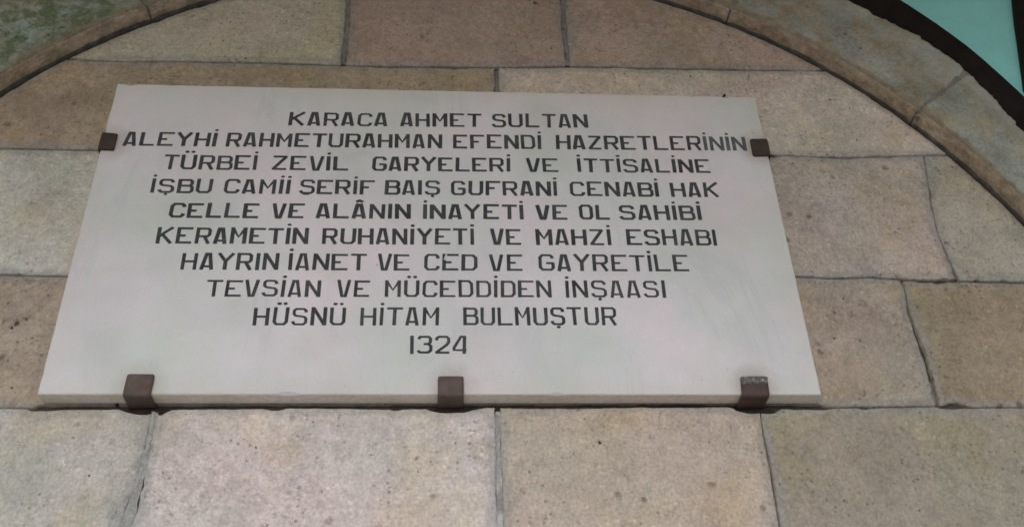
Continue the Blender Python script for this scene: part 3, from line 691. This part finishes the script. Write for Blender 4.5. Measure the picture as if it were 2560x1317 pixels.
GL['U'] = (.94, [[(.12, 1), (.12, .20), (.25, .07), (.70, .07), (.83, .20), (.83, 1)]])
GL['V'] = (.86, [[(.09, 1), (.34, 0)], [(.28, .045), (.58, .045)], [(.52, 0), (.77, 1)]])
GL['Y'] = (.96, [[(.06, 1), (.48, .50)], [(.48, .50), (.90, 1)], [(.48, .55), (.48, 0)]])
GL['Z'] = (.94, [[(.06, .93), (.88, .93)], [(.84, .95), (.10, .05)], [(.06, .07), (.90, .07)]])
GL['1'] = (.26, [[(.13, 0), (.13, 1)]])
GL['2'] = (.92, [[(.08, .74), (.14, .87), (.25, .93), (.70, .93), (.82, .83), (.82, .62), (.70, .48), (.10, .07)], [(.06, .07), (.88, .07)]])
GL['3'] = (.92, [[(.08, .80), (.18, .93), (.68, .93), (.80, .83), (.80, .64), (.68, .53), (.40, .53)], [(.68, .53), (.84, .42), (.84, .18), (.70, .07), (.20, .07), (.06, .17)]])
GL['4'] = (.95, [[(.72, 0), (.72, .98)], [(.86, .20), (.10, .20), (.10, .32), (.50, .93), (.74, .93)]])
def dot(x, z, w=.085, h=.060): return ('dot', x, z, w, h)
GL['İ'] = (.26, GL['I'][1] + [dot(.14, 1.19)])
GL['Ü'] = (.94, GL['U'][1] + [dot(.30, 1.20), dot(.66, 1.20)])
GL['Ş'] = (.94, GL['S'][1] + [dot(.50, -.08, .07, .07)])
GL['Š'] = (.94, GL['S'][1] + [[(.26, .01), (.64, .01)]])     # an S whose bowl was cut a little deep
GL['Â'] = (.84, GL['A'][1] + [[(.22, 1.13), (.42, 1.24), (.62, 1.13)]])

def stroke_quads(pl, a, b):
    """ribbon of an elliptical pen (half widths a along x, b along z) as convex quads"""
    pl = [np.array(q, float) for q in pl]; n = len(pl); L = []; R_ = []
    closed = np.allclose(pl[0], pl[-1]) and n > 3
    for i in range(n):
        d0 = pl[i] - pl[i - 1] if i else (pl[-1] - pl[-2] if closed else pl[1] - pl[0])
        d1 = pl[i + 1] - pl[i] if i < n - 1 else (pl[1] - pl[0] if closed else d0)
        d0 = d0 / np.hypot(*d0); d1 = d1 / np.hypot(*d1)
        n0 = np.array([-d0[1] * a, d0[0] * b]); n1 = np.array([-d1[1] * a, d1[0] * b])
        m = (n0 + n1) / 2; k = max(0.55, (m @ m) ** .5 / max(1e-9, ((n0 @ n0) ** .5 + (n1 @ n1) ** .5) / 2))
        m = m / k ** 1.2
        L.append(pl[i] + m); R_.append(pl[i] - m)
    return [[L[i], R_[i], R_[i + 1], L[i + 1]] for i in range(n - 1)]

rnd = random.Random(5)
polys = []      # (word index, faded, polygon)
wi = -1
THICK = [1.0, 1.0, 1.0, .98, 1.04, .97, .93, .86, .86, .86]
for li, words in enumerate(D['TXT']):
    for (s, x0, x1, zb0, zb1, zt0, zt1) in words:
        sp = .16; wi += 1
        s = s.replace('SERİF', 'ŠERİF')
        tot = sum(GL[c][0] for c in s) + sp * (len(s) - 1)
        k = (x1 - x0) / tot; x = x0
        for ci, c in enumerate(s):
            wd, st = GL[c]; t = (x - x0) / (x1 - x0)
            zb = zb0 + (zb1 - zb0) * t; zt = zt0 + (zt1 - zt0) * t; h = zt - zb
            js = 1 + rnd.uniform(-.03, .03); jz = rnd.uniform(-.012, .012) * h; jh = 1 + rnd.uniform(-.02, .02); sh = rnd.uniform(-.025, .025)
            hw = 0.00280 * THICK[li] * rnd.uniform(.93, 1.07); hb = 0.00190 * THICK[li] * rnd.uniform(.93, 1.07)
            faded = (s.startswith('HAZRET') and ci >= 9)
            def T(q): return np.array((x + k * (wd / 2 + (q[0] - wd / 2) * js) + sh * q[1] * h, zb + jz + q[1] * h * jh))
            for pl in st:
                if pl[0] == 'dot':
                    _, dx, dz, dw, dh = pl; c0 = T((dx, dz)); aw, ah = 0.0029 * rnd.uniform(.9, 1.15), 0.0023 * rnd.uniform(.9, 1.1)
                    polys.append((wi, faded, [c0 + np.array((aw * math.cos(t_) * (1.0), ah * math.sin(t_))) for t_ in np.arange(0.15, 6.4, math.pi / 4)[:8]]))
                else:
                    for q in stroke_quads([T(p) for p in pl], hw, hb): polys.append((wi, faded, q))
            x += k * (wd + sp)

plaque = empty('marble_plaque', 'white marble plaque with ten lines of dark engraved lettering, held by five brown clamps', 'plaque', (0.0, 0.0, ZB))
X0, X1, ZT = -0.5, 0.5, ZB + 0.5283
BV = 0.0013
# bevelled front outline, with slightly worn edges
def edge_pts():
    P = []
    for k in range(161): P.append((X0 + (X1 - X0) * k / 160, ZB))
    for k in range(1, 85): P.append((X1, ZB + (ZT - ZB) * k / 85))
    for k in range(161): P.append((X1 - (X1 - X0) * k / 160, ZT))
    for k in range(1, 85): P.append((X0, ZT - (ZT - ZB) * k / 85))
    return np.array(P)
OUT = edge_pts(); nO = len(OUT)
cx, cz = 0.0, (ZB + ZT) / 2
sx = np.sign(OUT[:, 0] - cx); INN = OUT.copy()
wear = np.array([BV * (1 + 0.5 * fbm(q[0] * 30, q[1] * 30, 2.0, 3)) + 0.0055 * max(0, fbm(q[0] * 24, q[1] * 24, 6.0, 4) - 0.34) for q in OUT])
for i, (x, z) in enumerate(OUT):
    dx = wear[i] if x <= X0 + 1e-6 else (-wear[i] if x >= X1 - 1e-6 else 0)
    dz = wear[i] if z <= ZB + 1e-6 else (-wear[i] if z >= ZT - 1e-6 else 0)
    INN[i] = (x + dx, z + dz)
pv = [Vector(q) for q in INN]; pf = []
pe = [(i, (i + 1) % nO) for i in range(nO)]
for li, fd, q in polys:
    b = len(pv); pv += [Vector(t) for t in q]
    a = sum(q[i][0] * q[(i + 1) % len(q)][1] - q[(i + 1) % len(q)][0] * q[i][1] for i in range(len(q)))
    ids = list(range(b, b + len(q))); pf.append(ids if a > 0 else ids[::-1])
V, E2, F, OV, OE, OF = delaunay_2d_cdt(pv, pe, pf, 0, 1e-7)
V = [(q.x, q.y) for q in V]
kind = []
for t in OF:
    ls = [polys[k][:2] for k in t]
    kind.append(ls[0] if ls else None)
inr = inside(np.array([np.mean([V[i] for i in f], 0) for f in F]), INN)
F = [f if ((V[f[1]][0] - V[f[0]][0]) * (V[f[2]][1] - V[f[0]][1]) - (V[f[2]][0] - V[f[0]][0]) * (V[f[1]][1] - V[f[0]][1])) > 0 else list(f)[::-1] for f in F]
# slab: face around the letters, bevel, sides, back
sv = [(x, 0.0, z) for x, z in V]; sf = [tuple(f) for f, k, g in zip(F, kind, inr) if k is None and g]; mi = [0] * len(sf)
inv = {}
for i, o_ in enumerate(OV):
    for q in o_: inv[q] = i
r0 = [inv[i] for i in range(nO)]
b = len(sv); sv += [(x, wear[i] * 0.9, z) for i, (x, z) in enumerate(OUT)]
b2 = len(sv); sv += [(x, YW - 0.0004, z) for x, z in OUT]
for i in range(nO):
    j = (i + 1) % nO
    sf.append((r0[j], r0[i], b + i, b + j)); mi.append(0)
    sf.append((b + j, b + i, b2 + i, b2 + j)); mi.append(1)
sf.append(tuple(range(b2, b2 + nO))[::-1]); mi.append(1)
link('slab', mesh('slab', sv, sf, False, mi), [M_MARBLE, M_EDGE], plaque)
DEPTH = 0.0009
for wi in range(wi + 1):
    ids = [(f, k[1]) for f, k, g in zip(F, kind, inr) if k is not None and k[0] == wi]
    mp = {}; lv = []; lf = []; lm = []
    def at(i, y):
        if (i, y) not in mp: mp[i, y] = len(lv); lv.append((V[i][0], y, V[i][1]))
        return mp[i, y]
    ed = {}
    for f, fd in ids:
        lf.append(tuple(at(i, DEPTH) for i in f)); lm.append(1 if fd else 0)
        for a_, c_ in zip(f, list(f[1:]) + [f[0]]): ed[a_, c_] = fd
    for (a_, c_), fd in ed.items():
        if (c_, a_) not in ed:
            lf.append((at(a_, DEPTH), at(a_, 0.0), at(c_, 0.0), at(c_, DEPTH))); lm.append(1 if fd else 0)
    link('inscribed_word', mesh('inscribed_word', lv, lf, False, lm), [M_INK, M_FADED], plaque)

# dabs of old plaster that hold the slab's sides, a chip in the lettering
def dab(name, pts, y0, y1, mat, parent, seed=1):
    """a lumpy smear following a polyline: pts are (x, z, radius)"""
    v = []; f = []; n = 10
    for i, (x, z, r) in enumerate(pts):
        for k in range(n):
            t = 2 * math.pi * k / n; rr_ = r * (1 + 0.35 * fbm(x * 300 + k, z * 300, seed, 2))
            v.append((x + rr_ * math.cos(t), (y0 + y1) / 2 + (y1 - y0) / 2 * math.sin(t), z + 0.15 * rr_ * math.sin(3 * t)))
        if i:
            for k in range(n): f.append(((i - 1) * n + k, (i - 1) * n + (k + 1) % n, i * n + (k + 1) % n, i * n + k))
    f.append(tuple(range(n))); f.append(tuple(range((len(pts) - 1) * n, len(pts) * n))[::-1])
    return link(name, mesh(name, v, f, True), [mat], parent)
dab('plaster_dab', [(-0.4985, 2.684, .0006), (-0.5005, 2.676, .0018), (-0.5015, 2.662, .0017), (-0.5020, 2.648, .0020), (-0.502, 2.640, .0015), (-0.502, 2.636, .0005)], 0.002, 0.024, M_DAB, plaque, 1)
dab('plaster_dab', [(0.507, 2.488, .0006), (0.5085, 2.482, .0013), (0.509, 2.475, .0016), (0.511, 2.466, .0018), (0.512, 2.463, .0006)], 0.018, 0.027, M_DAB, plaque, 2)
dab('plaster_dab', [(0.0070, 2.4190, .0004), (0.0068, 2.4155, .0013), (0.0062, 2.4120, .0017), (0.0050, 2.4085, .0018), (0.0048, 2.4070, .0005)], -0.0006, 0.0012, M_MARBLE, plaque, 3)

# ------------------------------------------------------------------ the five clamps
def strap(name, prof, u0, u1, axis, th, mat, parent, skew=0.0, seed=0, n=9):
    """a bent flat iron strap: prof is its centre line (along, y) in the bend plane, u0..u1 its width.
    axis 'x': width runs along x and the profile along z; axis 'z': width along z and the profile along x"""
    pts = [np.array(q, float) for q in prof]
    # round the bends
    rp = [pts[0]]
    for i in range(1, len(pts) - 1):
        a, p, c = pts[i - 1], pts[i], pts[i + 1]
        r = min(0.0022, np.hypot(*(a - p)) * .45, np.hypot(*(c - p)) * .45)
        d0 = (a - p) / np.hypot(*(a - p)); d1 = (c - p) / np.hypot(*(c - p))
        for t in (0, .25, .5, .75, 1):
            q = (1 - t) ** 2 * (p + d0 * r) + 2 * t * (1 - t) * p + t * t * (p + d1 * r); rp.append(q)
    rp.append(pts[-1])
    # the free end has rounded corners
    e = rp[0]; d = rp[1] - rp[0]; L = np.hypot(*d); d = d / L
    rp = [e + d * s for s in (0, .0008, .002, .004)] + [q for q in rp[1:] if (q - e) @ d > .0045 or True]
    nar = [0.0016, 0.0006, 0.0001, 0.0] + [0.0] * (len(rp) - 4)
    v = []; f = []
    m = len(rp)
    for i, q in enumerate(rp):
        t = (rp[min(i + 1, m - 1)] - rp[max(i - 1, 0)]); t /= np.hypot(*t); nn = np.array((-t[1], t[0]))
        for s, off in ((1, nn * th / 2), (-1, -nn * th / 2)):
            for k in range(n):
                w_ = k / (n - 1); rim = 0.3 * th if k in (0, n - 1) else 0.0
                u = (u0 + nar[i]) + (u1 - u0 - 2 * nar[i]) * w_ + skew * (q[0] - rp[0][0]) + 0.0007 * fbm(i * .7, w_ * 2 + s, seed, 3)
                qq = q + off * (1 - rim / th * 1.2) + nn * 0.0003 * fbm(i * .5, w_ * 3, seed + 3, 2)
                v.append((u, qq[1], qq[0]) if axis == 'x' else (qq[0], qq[1], u))
    for i in range(m - 1):
        b = i * 2 * n; b2 = b + 2 * n
        for k in range(n - 1):
            f.append((b + k, b + k + 1, b2 + k + 1, b2 + k)); f.append((b + n + k + 1, b + n + k, b2 + n + k, b2 + n + k + 1))
        f.append((b, b2, b2 + n, b + n)); f.append((b + n - 1, b + 2 * n - 1, b2 + 2 * n - 1, b2 + n - 1))
    for b in (0, (m - 1) * 2 * n):
        for k in range(n - 1): f.append((b + k, b + n + k, b + n + k + 1, b + k + 1))
    import bmesh
    me = mesh(name, v, f, True)
    bm = bmesh.new(); bm.from_mesh(me); bmesh.ops.recalc_face_normals(bm, faces=bm.faces); bm.to_mesh(me); bm.free()
    return link(name, me, [mat], parent)
def hole_shade_lump(x0, x1, z0, z1, mat, parent, seed):
    """a lump painted dark as the shaded hole where a strap enters the wall"""
    v = []; f = []; nu, nv = 18, 8
    for i in range(nv + 1):
        ph = math.pi / 2 * i / nv
        for k in range(nu):
            t = 2 * math.pi * k / nu
            rx, rz = (x1 - x0) / 2, (z1 - z0) / 2
            s = 1 + 0.16 * fbm(math.cos(t) * 1.6, math.sin(t) * 1.6, seed, 3)
            v.append(((x0 + x1) / 2 + rx * s * math.cos(t) * math.cos(ph), YW + 0.0075 - 0.005 * math.sin(ph) * s, (z0 + z1) / 2 + rz * s * math.sin(t) * math.cos(ph)))
        if i:
            for k in range(nu): f.append(((i - 1) * nu + k, (i - 1) * nu + (k + 1) % nu, i * nu + (k + 1) % nu, i * nu + k))
    return link('wall_socket', mesh('wall_socket', v, f, True), [mat], parent)
GRP = 'iron clamps holding the plaque'
TH = 0.0036
def bottom_clamp(label, xl, xr, ztop, zlow, mat, skew, seed, sock):
    e = empty('metal_clamp', label, 'clamp', ((xl + xr) / 2, 0.0, ZB), GRP)
    yf = -TH / 2 - 0.0004; zb = ZB - TH / 2 - 0.0004
    strap('strap', [(ztop, yf), (zb, yf), (zb - zlow, YW + 0.010)], xl, xr, 'x', TH, mat, e, skew, seed)
    hole_shade_lump(sock[0], sock[1], sock[2], sock[3], M_HOLE_SHADE_AND_NAIL, e, seed)
    return e
bottom_clamp('plain brown iron clamp at the bottom edge of the plaque, left of the number', -0.3942, -0.3604, 2.2262, 0.002, M_STRAP, 0.02, 1, (-0.401, -0.340, 2.1855, 2.1965))
bottom_clamp('brown iron clamp with rounded corners on the bottom edge, below the number', -0.0025, 0.0305, 2.2240, 0.002, M_STRAP, 0.0, 2, (-0.012, 0.046, 2.1870, 2.1965))
bottom_clamp('chipped brown iron clamp with worn grey top, at the right end of the bottom edge', 0.3945, 0.4310, 2.2248, 0.003, M_STRAP_CHIP, 0.07, 3, (0.388, 0.447, 2.1815, 2.1965))
def side_clamp(label, s, xin, z0, z1, mat, seed):
    e = empty('metal_clamp', label, 'clamp', (s * 0.5, 0.0, (z0 + z1) / 2), GRP)
    yf = -TH / 2 - 0.0004; xs = s * (0.5 + TH / 2 + 0.0004)
    strap('strap', [(xin, yf), (xs, yf), (xs + s * 0.001, YW + 0.010)], z0, z1, 'z', TH, mat, e, 0.05 * s, seed)
    return e
side_clamp('dark brown iron clamp on the left edge of the plaque, beside the second line', -1, -0.4800, 2.5935, 2.6250, M_STRAP_DARK, 5)
side_clamp('dark brown iron clamp on the right edge of the plaque, beside the second line', 1, 0.4755, 2.6030, 2.6365, M_STRAP_DARK, 6)

# ------------------------------------------------------------------ small nail above the plaque's upper right edge
def lathe(name, c0, c1, prof, mat, n=12):
    a = Vector(c0); d = Vector(c1) - a; L = d.length; d.normalize(); u = d.orthogonal().normalized(); w_ = d.cross(u)
    v = []; f = []
    for i, (t, r) in enumerate(prof):
        for k in range(n):
            q = a + d * (t * L) + (u * math.cos(2 * math.pi * k / n) + w_ * math.sin(2 * math.pi * k / n)) * r; v.append(tuple(q))
        if i:
            for k in range(n): f.append(((i - 1) * n + k, (i - 1) * n + (k + 1) % n, i * n + (k + 1) % n, i * n + k))
    f.append(tuple(range(n))); f.append(tuple(range((len(prof) - 1) * n, len(prof) * n))[::-1])
    return mesh(name, v, f, True)
nm = lathe('nail', (0.4460, YW + 0.012, 2.7385), (0.4490, -0.004, 2.7275), [(0, .0011), (.85, .0011), (.86, .0021), (1.0, .0020)], M_HOLE_SHADE_AND_NAIL)
tag(link('nail', nm, [M_HOLE_SHADE_AND_NAIL], None, (0.4460, YW, 2.7385)), 'small dark nail over the top edge of the plaque near its upper right corner', 'nail')

# tiny dark fixings left on the stone face
dab('scratch_mark', [(0.4815, 2.6517, .0003), (0.4828, 2.6518, .0008), (0.4845, 2.6517, .0009), (0.4856, 2.6516, .0003)], -0.0005, 0.0004, M_HOLE_SHADE_AND_NAIL, plaque, 5)
dab('plaster_dab', [(0.4515, 2.7268, .0004), (0.4530, 2.7262, .0018), (0.4545, 2.7250, .0016), (0.4552, 2.7244, .0004)], -0.0006, 0.0008, M_DAB, plaque, 6)
dab('plaster_dab', [(-0.2925, 2.7285, .0004), (-0.2905, 2.7290, .0014), (-0.2890, 2.7305, .0016), (-0.2884, 2.7315, .0004)], -0.0004, 0.002, M_DAB, plaque, 7)
